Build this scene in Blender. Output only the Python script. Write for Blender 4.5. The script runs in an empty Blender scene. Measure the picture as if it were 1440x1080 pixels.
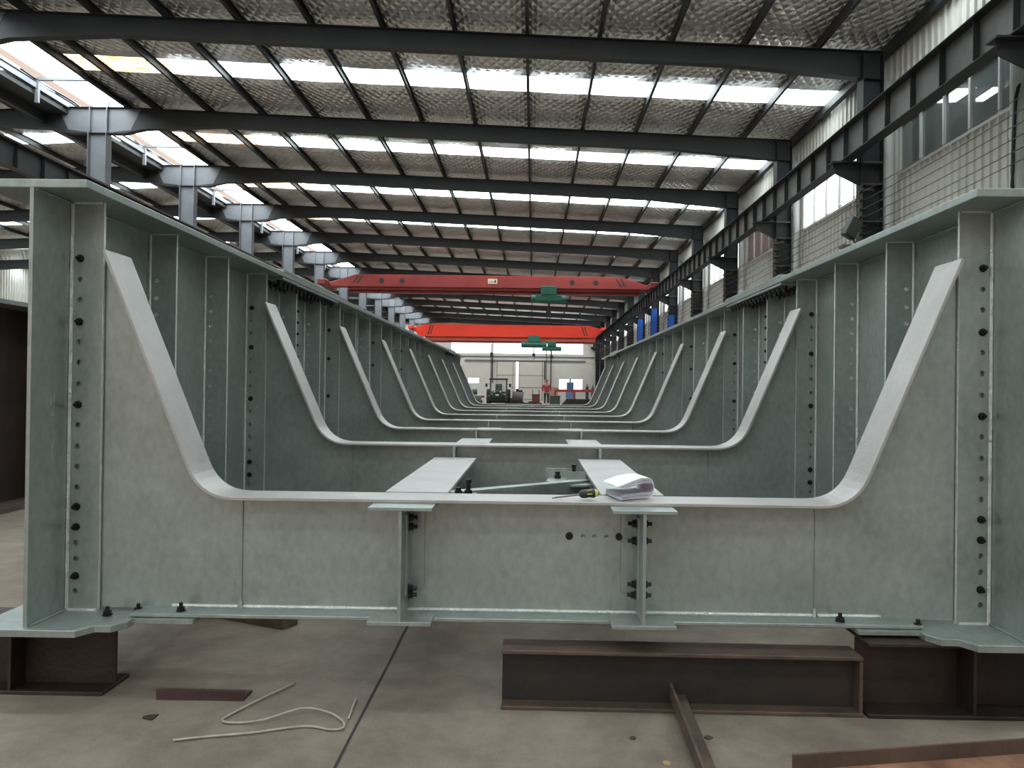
import bpy, bmesh, math, random
from mathutils import Vector, Matrix
from mathutils.geometry import tessellate_polygon
random.seed(7)
SC = bpy.context.scene
COL = SC.collection
PI = math.pi

# ------------------------------------------------------------------ materials
def mat(name, col, rough=.5, metal=0., var=.0, scale=3., bump=0., bscale=40., col2=None, spec=None):
    m = bpy.data.materials.new(name); m.use_nodes = True
    nt = m.node_tree; N = nt.nodes; L = nt.links
    b = N['Principled BSDF']
    b.inputs['Roughness'].default_value = rough
    b.inputs['Metallic'].default_value = metal
    if spec is not None: b.inputs['Specular IOR Level'].default_value = spec
    c = (*col, 1)
    b.inputs['Base Color'].default_value = c
    tc = N.new('ShaderNodeTexCoord')
    if var or col2:
        n = N.new('ShaderNodeTexNoise'); n.inputs['Scale'].default_value = scale
        n.inputs['Detail'].default_value = 8; n.inputs['Roughness'].default_value = .62
        L.new(tc.outputs['Object'], n.inputs['Vector'])
        r = N.new('ShaderNodeValToRGB')
        r.color_ramp.elements[0].position = .34; r.color_ramp.elements[1].position = .68
        a = tuple(x * (1 - var) for x in col); d = col2 if col2 else tuple(min(1, x * (1 + var)) for x in col)
        r.color_ramp.elements[0].color = (*a, 1); r.color_ramp.elements[1].color = (*d, 1)
        L.new(n.outputs['Fac'], r.inputs['Fac']); L.new(r.outputs['Color'], b.inputs['Base Color'])
    if bump:
        n2 = N.new('ShaderNodeTexNoise'); n2.inputs['Scale'].default_value = bscale; n2.inputs['Detail'].default_value = 5
        L.new(tc.outputs['Object'], n2.inputs['Vector'])
        bp = N.new('ShaderNodeBump'); bp.inputs['Strength'].default_value = bump; bp.inputs['Distance'].default_value = .01
        L.new(n2.outputs['Fac'], bp.inputs['Height']); L.new(bp.outputs['Normal'], b.inputs['Normal'])
    return m

def emis(name, col, s):
    m = bpy.data.materials.new(name); m.use_nodes = True
    nt = m.node_tree; nt.nodes.clear()
    o = nt.nodes.new('ShaderNodeOutputMaterial'); e = nt.nodes.new('ShaderNodeEmission')
    e.inputs['Color'].default_value = (*col, 1); e.inputs['Strength'].default_value = s
    nt.links.new(e.outputs[0], o.inputs['Surface'])
    return m

def galv_mat():
    m = bpy.data.materials.new('galvanised steel'); m.use_nodes = True
    nt = m.node_tree; N = nt.nodes; L = nt.links; b = N['Principled BSDF']
    b.inputs['Metallic'].default_value = .6
    tc = N.new('ShaderNodeTexCoord')
    n = N.new('ShaderNodeTexNoise'); n.inputs['Scale'].default_value = 2.6; n.inputs['Detail'].default_value = 9; n.inputs['Roughness'].default_value = .65
    L.new(tc.outputs['Object'], n.inputs['Vector'])
    r = N.new('ShaderNodeValToRGB'); e = r.color_ramp.elements
    e[0].position = .3; e[0].color = (.32, .362, .345, 1); e[1].position = .72; e[1].color = (.43, .475, .457, 1)
    L.new(n.outputs['Fac'], r.inputs['Fac'])
    # fine brushed speckle
    mp = N.new('ShaderNodeMapping'); mp.inputs['Scale'].default_value = (.7, .7, .45); L.new(tc.outputs['Object'], mp.inputs['Vector'])
    n2 = N.new('ShaderNodeTexNoise'); n2.inputs['Scale'].default_value = 60; n2.inputs['Detail'].default_value = 4
    L.new(mp.outputs[0], n2.inputs['Vector'])
    r2 = N.new('ShaderNodeValToRGB'); r2.color_ramp.elements[0].position = .3; r2.color_ramp.elements[1].position = .8
    r2.color_ramp.elements[0].color = (.86, .86, .86, 1); r2.color_ramp.elements[1].color = (1.1, 1.1, 1.1, 1)
    L.new(n2.outputs['Fac'], r2.inputs['Fac'])
    mx = N.new('ShaderNodeMix'); mx.data_type = 'RGBA'; mx.blend_type = 'MULTIPLY'; mx.inputs['Factor'].default_value = 1
    L.new(r.outputs['Color'], mx.inputs['A']); L.new(r2.outputs['Color'], mx.inputs['B'])
    # rubbed dark handling stains
    n3 = N.new('ShaderNodeTexNoise'); n3.inputs['Scale'].default_value = 1.1; n3.inputs['Detail'].default_value = 10; n3.inputs['Roughness'].default_value = .75
    L.new(tc.outputs['Object'], n3.inputs['Vector'])
    r3 = N.new('ShaderNodeValToRGB'); r3.color_ramp.elements[0].position = .52; r3.color_ramp.elements[1].position = .75
    r3.color_ramp.elements[0].color = (1, 1, 1, 1); r3.color_ramp.elements[1].color = (.72, .72, .70, 1)
    L.new(n3.outputs['Fac'], r3.inputs['Fac'])
    mx2 = N.new('ShaderNodeMix'); mx2.data_type = 'RGBA'; mx2.blend_type = 'MULTIPLY'; mx2.inputs['Factor'].default_value = 1
    L.new(mx.outputs['Result'], mx2.inputs['A']); L.new(r3.outputs['Color'], mx2.inputs['B'])
    L.new(mx2.outputs['Result'], b.inputs['Base Color'])
    mr = N.new('ShaderNodeMapRange'); mr.inputs['To Min'].default_value = .27; mr.inputs['To Max'].default_value = .46
    L.new(n.outputs['Fac'], mr.inputs['Value']); L.new(mr.outputs[0], b.inputs['Roughness'])
    bp = N.new('ShaderNodeBump'); bp.inputs['Strength'].default_value = .12; bp.inputs['Distance'].default_value = .004
    L.new(n2.outputs['Fac'], bp.inputs['Height']); L.new(bp.outputs['Normal'], b.inputs['Normal'])
    return m

def foil_mat():
    m = bpy.data.materials.new('quilted foil insulation'); m.use_nodes = True
    nt = m.node_tree; N = nt.nodes; L = nt.links; b = N['Principled BSDF']
    b.inputs['Metallic'].default_value = .7; b.inputs['Roughness'].default_value = .30
    tc = N.new('ShaderNodeTexCoord'); sp = N.new('ShaderNodeSeparateXYZ'); L.new(tc.outputs['Object'], sp.inputs[0])
    def M(op, a, c=None):
        k = N.new('ShaderNodeMath'); k.operation = op
        for i, v in enumerate((a, c)):
            if v is None: continue
            if isinstance(v, (int, float)): k.inputs[i].default_value = v
            else: L.new(v, k.inputs[i])
        return k.outputs[0]
    u = M('ADD', sp.outputs['X'], M('MULTIPLY', sp.outputs['Y'], .62)); v = M('SUBTRACT', sp.outputs['X'], M('MULTIPLY', sp.outputs['Y'], .62))
    w = 2 * PI / .25
    h = M('MULTIPLY', M('ABSOLUTE', M('SINE', M('MULTIPLY', u, w / 2))), M('ABSOLUTE', M('SINE', M('MULTIPLY', v, w / 2))))
    n = N.new('ShaderNodeTexNoise'); n.inputs['Scale'].default_value = 1.3; n.inputs['Detail'].default_value = 6
    L.new(tc.outputs['Object'], n.inputs['Vector'])
    h2 = M('ADD', M('MULTIPLY', h, .8), M('MULTIPLY', n.outputs['Fac'], 2.2))
    bp = N.new('ShaderNodeBump'); bp.inputs['Strength'].default_value = 1.0; bp.inputs['Distance'].default_value = .06
    L.new(h2, bp.inputs['Height']); L.new(bp.outputs['Normal'], b.inputs['Normal'])
    r = N.new('ShaderNodeValToRGB'); r.color_ramp.elements[0].position = .3; r.color_ramp.elements[1].position = .7
    r.color_ramp.elements[0].color = (.62, .61, .60, 1); r.color_ramp.elements[1].color = (.82, .81, .80, 1)
    L.new(n.outputs['Fac'], r.inputs['Fac']); L.new(r.outputs['Color'], b.inputs['Base Color'])
    return m

def floor_mat():
    m = bpy.data.materials.new('stained concrete'); m.use_nodes = True
    nt = m.node_tree; N = nt.nodes; L = nt.links; b = N['Principled BSDF']
    b.inputs['Roughness'].default_value = .62; b.inputs['Specular IOR Level'].default_value = .35
    tc = N.new('ShaderNodeTexCoord')
    def ramp(sc, p0, c0, p1, c1, det=9, stretch=(1, 1, 1)):
        mp = N.new('ShaderNodeMapping'); mp.inputs['Scale'].default_value = stretch; L.new(tc.outputs['Object'], mp.inputs['Vector'])
        n = N.new('ShaderNodeTexNoise'); n.inputs['Scale'].default_value = sc; n.inputs['Detail'].default_value = det; n.inputs['Roughness'].default_value = .68
        L.new(mp.outputs[0], n.inputs['Vector'])
        r = N.new('ShaderNodeValToRGB'); r.color_ramp.elements[0].position = p0; r.color_ramp.elements[1].position = p1
        r.color_ramp.elements[0].color = (*c0, 1); r.color_ramp.elements[1].color = (*c1, 1)
        L.new(n.outputs['Fac'], r.inputs['Fac']); return r.outputs['Color'], n
    a, _ = ramp(1.2, .32, (.168, .134, .106), .7, (.325, .267, .214), stretch=(1, .6, 1))
    c, _ = ramp(6., .36, (.78, .77, .76), .62, (1.06, 1.06, 1.05))
    d, _ = ramp(.55, .56, (1, 1, 1), .72, (.98, .80, .55), 4)
    g, gn = ramp(120., .3, (.9, .9, .9), .7, (1.06, 1.06, 1.06), 3)
    out = a
    for k in (c, d, g):
        mx = N.new('ShaderNodeMix'); mx.data_type = 'RGBA'; mx.blend_type = 'MULTIPLY'; mx.inputs['Factor'].default_value = 1
        L.new(out, mx.inputs['A']); L.new(k, mx.inputs['B']); out = mx.outputs['Result']
    L.new(out, b.inputs['Base Color'])
    bp = N.new('ShaderNodeBump'); bp.inputs['Strength'].default_value = .25; bp.inputs['Distance'].default_value = .004
    L.new(gn.outputs['Fac'], bp.inputs['Height']); L.new(bp.outputs['Normal'], b.inputs['Normal'])
    return m

def glass_mat(name, tint, refl, rough=.03, transp=.85):
    m = bpy.data.materials.new(name); m.use_nodes = True
    nt = m.node_tree; N = nt.nodes; L = nt.links; N.clear()
    o = N.new('ShaderNodeOutputMaterial'); t = N.new('ShaderNodeBsdfTransparent'); t.inputs[0].default_value = (*tint, 1)
    g = N.new('ShaderNodeBsdfGlossy'); g.inputs['Color'].default_value = (.9, .9, .9, 1); g.inputs['Roughness'].default_value = rough
    d = N.new('ShaderNodeBsdfDiffuse'); d.inputs['Color'].default_value = (*[x * .35 for x in tint], 1)
    mx = N.new('ShaderNodeMixShader'); mx.inputs[0].default_value = refl
    m2 = N.new('ShaderNodeMixShader'); m2.inputs[0].default_value = transp
    L.new(d.outputs[0], m2.inputs[1]); L.new(t.outputs[0], m2.inputs[2])
    L.new(m2.outputs[0], mx.inputs[1]); L.new(g.outputs[0], mx.inputs[2]); L.new(mx.outputs[0], o.inputs['Surface'])
    return m

GALV = galv_mat()
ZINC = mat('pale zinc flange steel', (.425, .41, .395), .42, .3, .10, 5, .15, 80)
FOIL = foil_mat()
CONC = floor_mat()
WELD = mat('zinc weld bead', (.74, .76, .74), .34, .4, .12, 40, .8, 90)
BOLT = mat('black oiled bolt steel', (.022, .022, .024), .35, .6)
RUST = mat('rusty dark mill steel', (.022, .016, .014), .55, .1, .4, 4, .3, 60, col2=(.045, .026, .02))
RUSTB = mat('rust brown flange steel', (.085, .062, .05), .6, .1, .3, 5, .4, 60, col2=(.13, .085, .06))
MILL = mat('blue black mill scale', (.024, .027, .027), .5, .15, .3, 3, .2, 60, col2=(.045, .032, .026))
REDO = mat('red oxide steel', (.055, .028, .027), .6, .1, .3, 6, .3, 60)
FRAMEG = mat('dark grey roof beam paint', (.022, .025, .027), .6, .0, .12, 2)
PURL = mat('dark purlin steel', (.021, .023, .024), .6, .0, .15, 2)
COLG = mat('mid grey column paint', (.17, .18, .20), .5, .1, .12, 2)
HAUN = mat('pale grey connection plate', (.15, .155, .17), .5, .1, .1, 2)
RUN = mat('grey brown runway paint', (.13, .125, .12), .55, .1, .25, 2)
RUNB = mat('dark brown runway paint', (.085, .06, .052), .6, .1, .25, 2)
CLAD = mat('cream ribbed cladding', (.60, .59, .54), .5, .0, .08, 1.2)
WALLW = mat('off white end wall', (.66, .64, .59), .6, .0, .06, .6)
DOORM = mat('cream door sheet', (.64, .61, .54), .55, .0, .05, .6)
PVC = mat('white pvc pipe', (.62, .62, .60), .4, 0, .08, 2)
ALU = mat('white window frame', (.62, .63, .62), .4, .1)
RED1 = mat('dark red crane paint', (.27, .035, .030), .5, .0, .18, .7)
RED2 = mat('bright red crane paint', (.80, .045, .018), .42, .0, .08, .7)
RED3 = mat('orange red runner paint', (.42, .075, .05), .5, .0, .15, 1)
GRN = mat('green hoist paint', (.02, .13, .09), .45)
BLUE = mat('bright blue paint', (.015, .13, .58), .4)
BLK = mat('black plastic', (.012, .012, .013), .35)
YEL = mat('yellow plastic', (.60, .62, .10), .4)
PAPER = mat('white paper', (.80, .79, .80), .8)
PAPE2 = mat('pale lilac paper', (.58, .55, .62), .8)
WOOD = mat('weathered timber', (.12, .085, .06), .75, 0, .35, 12, .4, 60)
ROPE = mat('pale frayed rope', (.42, .38, .33), .85, 0, .2, 30, .5, 90)
CHROME = mat('steel shaft', (.18, .17, .17), .3, .9)
TRAC = mat('grey green machine paint', (.06, .075, .075), .45, .1, .2, 3)
TYRE = mat('tyre rubber', (.02, .02, .02), .8)
SKIN = mat('skin', (.45, .26, .18), .55)
REDC = mat('red work jacket', (.36, .035, .045), .8, 0, .2, 5)
TROU = mat('dark trousers', (.05, .055, .06), .85)
SHOE = mat('white shoes', (.6, .6, .6), .6)
JOINT = mat('dark joint filler', (.035, .03, .027), .9)
STRAW = mat('dry leaf yellow', (.42, .30, .13), .8)
LAMPG = mat('floodlight housing', (.03, .032, .032), .4, .4)
SKYL = emis('daylit fibreglass skylight', (.87, .975, 1.0), 10.5)
WINL = emis('daylit frosted glass', (.97, .985, 1.0), 2.2)
GLAS = glass_mat('clear window glass', (.93, .95, .95), .06)
GLASD = glass_mat('dim reflective glass', (.50, .56, .54), .22, .02, .12)
GLASR = glass_mat('pinkish reflective glass', (.80, .62, .60), .15, .04, .35)

# stained skylight
def stain_sky():
    m = bpy.data.materials.new('rust stained skylight'); m.use_nodes = True
    nt = m.node_tree; N = nt.nodes; L = nt.links; N.clear()
    o = N.new('ShaderNodeOutputMaterial'); e = N.new('ShaderNodeEmission'); e.inputs['Strength'].default_value = 4
    tc = N.new('ShaderNodeTexCoord'); mp = N.new('ShaderNodeMapping'); mp.inputs['Scale'].default_value = (1.2, 6, 1)
    n = N.new('ShaderNodeTexNoise'); n.inputs['Scale'].default_value = 2.; n.inputs['Detail'].default_value = 8
    r = N.new('ShaderNodeValToRGB'); r.color_ramp.elements[0].position = .42; r.color_ramp.elements[1].position = .6
    r.color_ramp.elements[0].color = (.45, .22, .08, 1); r.color_ramp.elements[1].color = (1, .93, .82, 1)
    L.new(tc.outputs['Object'], mp.inputs[0]); L.new(mp.outputs[0], n.inputs[0]); L.new(n.outputs['Fac'], r.inputs[0])
    L.new(r.outputs[0], e.inputs['Color']); L.new(e.outputs[0], o.inputs[0])
    return m
SKYS = stain_sky()

# ------------------------------------------------------------------ helpers
def B(): return bmesh.new()
def box(bm, x0, x1, y0, y1, z0, z1, M=None):
    vs = [bm.verts.new((x, y, z)) for x in (x0, x1) for y in (y0, y1) for z in (z0, z1)]
    if M is not None:
        for v in vs: v.co = M @ v.co
    for f in ((0, 1, 3, 2), (4, 6, 7, 5), (0, 4, 5, 1), (2, 3, 7, 6), (0, 2, 6, 4), (1, 5, 7, 3)):
        bm.faces.new([vs[i] for i in f])
def prism(bm, pts, a0, a1, axis='y', M=None, holes=()):
    """outline pts (2-D) extruded between a0 and a1 along axis; x,z for axis y; x,y for axis z; y,z for axis x"""
    def P(p, a):
        v = {'y': Vector((p[0], a, p[1])), 'z': Vector((p[0], p[1], a)), 'x': Vector((a, p[0], p[1]))}[axis]
        return M @ v if M is not None else v
    loops = [list(pts)] + [list(h) for h in holes]
    A = []; Bv = []; 
    for lp in loops:
        A.append([bm.verts.new(P(p, a0)) for p in lp]); Bv.append([bm.verts.new(P(p, a1)) for p in lp])
    fa = [v for l in A for v in l]; fb = [v for l in Bv for v in l]
    if len(loops) == 1:
        bm.faces.new(A[0]); bm.faces.new(Bv[0][::-1])
    else:
        for t in tessellate_polygon([[Vector((p[0], p[1], 0)) for p in lp] for lp in loops]):
            try:
                bm.faces.new([fa[i] for i in t]); bm.faces.new([fb[i] for i in reversed(t)])
            except ValueError: pass
    for a, b in zip(A, Bv):
        n = len(a)
        for i in range(n):
            bm.faces.new((a[i], b[i], b[(i + 1) % n], a[(i + 1) % n]))
def circ(cx, cy, r, n=10, ph=0):
    return [(cx + r * math.cos(ph + 2 * PI * i / n), cy + r * math.sin(ph + 2 * PI * i / n)) for i in range(n)]
def cyl(bm, p0, p1, r0, r1=None, n=12):
    r1 = r0 if r1 is None else r1
    p0 = Vector(p0); p1 = Vector(p1); d = (p1 - p0).normalized()
    u = d.orthogonal().normalized(); w = d.cross(u)
    a = []; b = []
    for i in range(n):
        c = math.cos(2 * PI * i / n); s = math.sin(2 * PI * i / n)
        a.append(bm.verts.new(p0 + (u * c + w * s) * r0)); b.append(bm.verts.new(p1 + (u * c + w * s) * r1))
    bm.faces.new(a[::-1]); bm.faces.new(b)
    for i in range(n): bm.faces.new((a[i], a[(i + 1) % n], b[(i + 1) % n], b[i]))
def tube(bm, pts, r, n=8):
    pts = [Vector(p) for p in pts]; rings = []
    for i, p in enumerate(pts):
        d = (pts[min(i + 1, len(pts) - 1)] - pts[max(i - 1, 0)]).normalized()
        u = d.cross(Vector((0, 0, 1))); u = u.normalized() if u.length > 1e-4 else Vector((1, 0, 0)); w = d.cross(u)
        rr = r[i] if isinstance(r, (list, tuple)) else r
        rings.append([bm.verts.new(p + (u * math.cos(2 * PI * k / n) + w * math.sin(2 * PI * k / n)) * rr) for k in range(n)])
    for a, b in zip(rings, rings[1:]):
        for k in range(n): bm.faces.new((a[k], a[(k + 1) % n], b[(k + 1) % n], b[k]))
    bm.faces.new(rings[0][::-1]); bm.faces.new(rings[-1])
def mesh(name, bm, m, bevel=0.):
    bmesh.ops.recalc_face_normals(bm, faces=bm.faces)
    if bevel:
        bmesh.ops.bevel(bm, geom=list(bm.edges), offset=bevel, segments=1, affect='EDGES', clamp_overlap=True)
    me = bpy.data.meshes.new(name); bm.to_mesh(me); bm.free()
    for k in (m if isinstance(m, (list, tuple)) else [m]): me.materials.append(k)
    return me
def obj(name, bm, m, parent=None, bevel=0., smooth=False):
    me = bm if isinstance(bm, bpy.types.Mesh) else mesh(name, bm, m, bevel)
    if smooth:
        for p in me.polygons: p.use_smooth = True
    o = bpy.data.objects.new(name, me); COL.objects.link(o)
    if parent: o.parent = parent
    return o
def tag(o, label, cat, group=None):
    o['label'] = label; o['category'] = cat
    if group: o['group'] = group
    return o
def empty(name, loc=(0, 0, 0)):
    o = bpy.data.objects.new(name, None); COL.objects.link(o); o.location = loc; o.empty_display_size = .1
    return o
def struct(name, bm, m):
    o = obj(name, bm, m); o['kind'] = 'structure'; return o
def copy_tree(o, parent=None, loc=None):
    c = o.copy(); COL.objects.link(c); c.parent = parent
    if loc is not None: c.location = loc
    for ch in list(o.children): copy_tree(ch, c)
    return c
ORD = ['nearest', 'second nearest', 'third nearest', 'fourth nearest', 'fifth nearest', 'sixth nearest', 'seventh nearest',
       'eighth nearest', 'ninth nearest', 'tenth nearest', 'eleventh nearest', 'twelfth nearest', 'thirteenth nearest', 'fourteenth nearest']

# ------------------------------------------------------------------ camera
cam = bpy.data.cameras.new('camera'); co = bpy.data.objects.new('camera', cam); COL.objects.link(co)
F = 1085.; PX = 738.
cam.sensor_width = 36; cam.lens = F / 1440 * 36; cam.shift_x = -(PX - 720) / 1440
cam.clip_start = .05; cam.clip_end = 500
r_ = math.radians(.72)
d = Vector(((750 - PX) / F, -(549.7 - 540) / F, 1)).normalized()   # world +Y in (right, up, forward)
u = Vector((math.sin(r_), math.cos(r_), 0)); u = (u - d * u.dot(d)).normalized()   # world +Z
x = u.cross(d)
if x.x < 0: x = -x
# right, up, forward in world = columns
R = Vector((x[0], d[0], u[0])); U = Vector((x[1], d[1], u[1])); Fw = Vector((x[2], d[2], u[2]))
mw = Matrix(((R.x, U.x, -Fw.x, 0), (R.y, U.y, -Fw.y, 0), (R.z, U.z, -Fw.z, 1.0), (0, 0, 0, 1)))
co.matrix_world = mw
SC.camera = co

# ------------------------------------------------------------------ the bridge
bridge = empty('bridge_span', (0, 2.35, .236))
tag(bridge, 'long galvanised steel trough bridge span propped on dark steel blocks in the workshop', 'bridge')
Y0 = 2.35; Y1 = 15.3; ZO = .236
CX = -.02; WX = 1.527          # web planes at CX +- WX
ZT = 1.632; ZB = .255
def L_(bm):                    # world -> bridge-local
    bmesh.ops.translate(bm, verts=bm.verts, vec=(0, -Y0, -ZO)); return bm
def part(name, bm, m, parent, bevel=0., smooth=False): return obj(name, L_(bm), m, parent, bevel, smooth)

FRAMES = [2.56 + 1.56 * k for k in range(9)]
FZ = [.645, .709] + [.709] * 7
HZ_B = [1.42, 1.21, .935, .597, .53, .368]
HZ_H = [1.35, 1.283, 1.143, 1.075, 1.003, .867, .797, .73, .662, .478, .425, .318]
BOLTS = []                    # (depth, parent, matrix-local location, direction)
def bolt_bm(bm, p, d, s=None):
    p = Vector(p); d = Vector(d); s = .82 if d.y < 0 else 1.35 if p.y > 3.8 else 1.0
    cyl(bm, p, p + d * .003 * s, .0155 * s, n=14)
    cyl(bm, p + d * .003 * s, p + d * .014 * s, .0128 * s, n=6)
    cyl(bm, p + d * .014 * s, p + d * .027 * s, .0065 * s, n=8)

girders = []
for s in (-1, 1):
    xw = CX + s * WX
    g = part('main_girder', (lambda b: (box(b, xw - .006, xw + .006, Y0, Y1, ZB, ZT - .026), b)[1])(B()), GALV, bridge)
    girders.append(g)
    def T(v): return v
    bm = B(); box(bm, xw - .17, xw + .17, Y0, Y1, ZT - .026, ZT)
    f = part('top_flange', bm, GALV, g, bevel=.002)
    # bottom flange with stepped gusset corner, notched at the end
    bm = B()
    pts = [(xw + s * .17, Y0 - .02), (xw - s * .165, Y0 - .02), (xw - s * .195, 2.385), (xw - s * .245, 2.385), (xw - s * .275, 2.43),
           (xw - s * .275, 2.78), (xw - s * .165, 2.86), (xw - s * .165, Y1), (xw + s * .17, Y1)]
    if s > 0: pts = pts[::-1]
    prism(bm, pts, ZB - .022, ZB, 'z')
    part('bottom_flange', bm, GALV, g, bevel=.0015)
    bm = B()
    box(bm, *sorted((xw - s * .2, xw - s * .47)), 2.455, 2.72, .242, .2545)
    part('gusset_plate', bm, GALV, g)
    # welds of web to flanges
    bm = B()
    for zz in (ZB + .003, ZT - .029):
        tube(bm, [(xw - s * .009, Y0 + .01, zz), (xw - s * .009, Y1, zz)], .005, 6)
    part('weld_bead', bm, GALV, g)
    # stiffeners, one mesh per side with drilled holes
    yst = []
    k = 0; y = 2.55
    while y < Y1 - .05:
        yst.append(y); k += 1; y = 2.55 + .52 * k
    a, b_ = xw - s * .006, xw - s * .115
    lo, hi = min(a, b_), max(a, b_)
    hx = xw - s * .038
    def stiff(bolted):
        bm = B()
        hz = HZ_H + ([] if bolted else HZ_B)
        prism(bm, [(lo, ZB), (hi, ZB), (hi, ZT - .026), (lo, ZT - .026)], -.005, .005, 'y',
              holes=[circ(hx, z, .0095, 8) for z in hz])
        return bm
    m_plain = mesh('stiffener', (lambda q: (bmesh.ops.translate(q, verts=q.verts, vec=(0, -Y0, -ZO)), q)[1])(stiff(False)), GALV)
    m_bolt = mesh('stiffener', (lambda q: (bmesh.ops.translate(q, verts=q.verts, vec=(0, -Y0, -ZO)), q)[1])(stiff(True)), GALV)
    bm = B()
    tube(bm, [(xw - s * .011, -.007, ZB), (xw - s * .011, -.007, ZT - .03)], .0055, 6)
    box(bm, *sorted((xw - s * .015, xw - s * .11)), -.012, -.004, ZB, ZB + .006)
    box(bm, *sorted((xw - s * .015, xw - s * .11)), -.010, -.004, ZT - .031, ZT - .026)
    box(bm, *sorted((xw - s * .1148, xw - s * .1162)), -.0052, .0052, ZB, ZT - .026)  # pale strip painting the highlight along the cut free edge, not a weld
    m_weld_edge = mesh('weld_bead', L_(bm), WELD)
    for i, y in enumerate(yst):
        o = bpy.data.objects.new('stiffener', m_bolt if i % 3 == 0 else m_plain); COL.objects.link(o); o.parent = g; o.location = (0, y, 0)
        if i < 14:
            w = bpy.data.objects.new('weld_bead', m_weld_edge); COL.objects.link(w); w.parent = g; w.location = (0, y, 0)
    # splices
    for (ya, yb) in ((4.22, 5.42), (12.6, 13.6)):
        bm = B(); box(bm, xw - .17, xw + .17, ya, yb, ZT, ZT + .016)
        part('splice_plate', bm, GALV, g, bevel=.0015)
        bm = B(); box(bm, *sorted((xw - s * .02, xw - s * .165)), ya, yb, ZT - .042, ZT - .0265)
        part('splice_plate', bm, GALV, g, bevel=.0015)
        n = int((yb - ya) / .078)
        for j in range(n):
            for dx in (.06, .135):
                BOLTS.append((ya + .04 + j * .078, g, (xw - s * dx, ya + .04 + j * .078, ZT - .042), (0, 0, -1)))
        ym = (ya + yb) / 2 + .1
        bm = B(); box(bm, *sorted((xw - s * .0065, xw - s * .016)), ym - .09, ym + .09, .36, 1.52)
        part('splice_plate', bm, GALV, g, bevel=.001)
        for j in range(16):
            BOLTS.append((ym, g, (xw - s * .016, ym - .035, .40 + j * .072), (-s, 0, 0)))
    # soft oil smudges beside the girder bolts are left to the material

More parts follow.
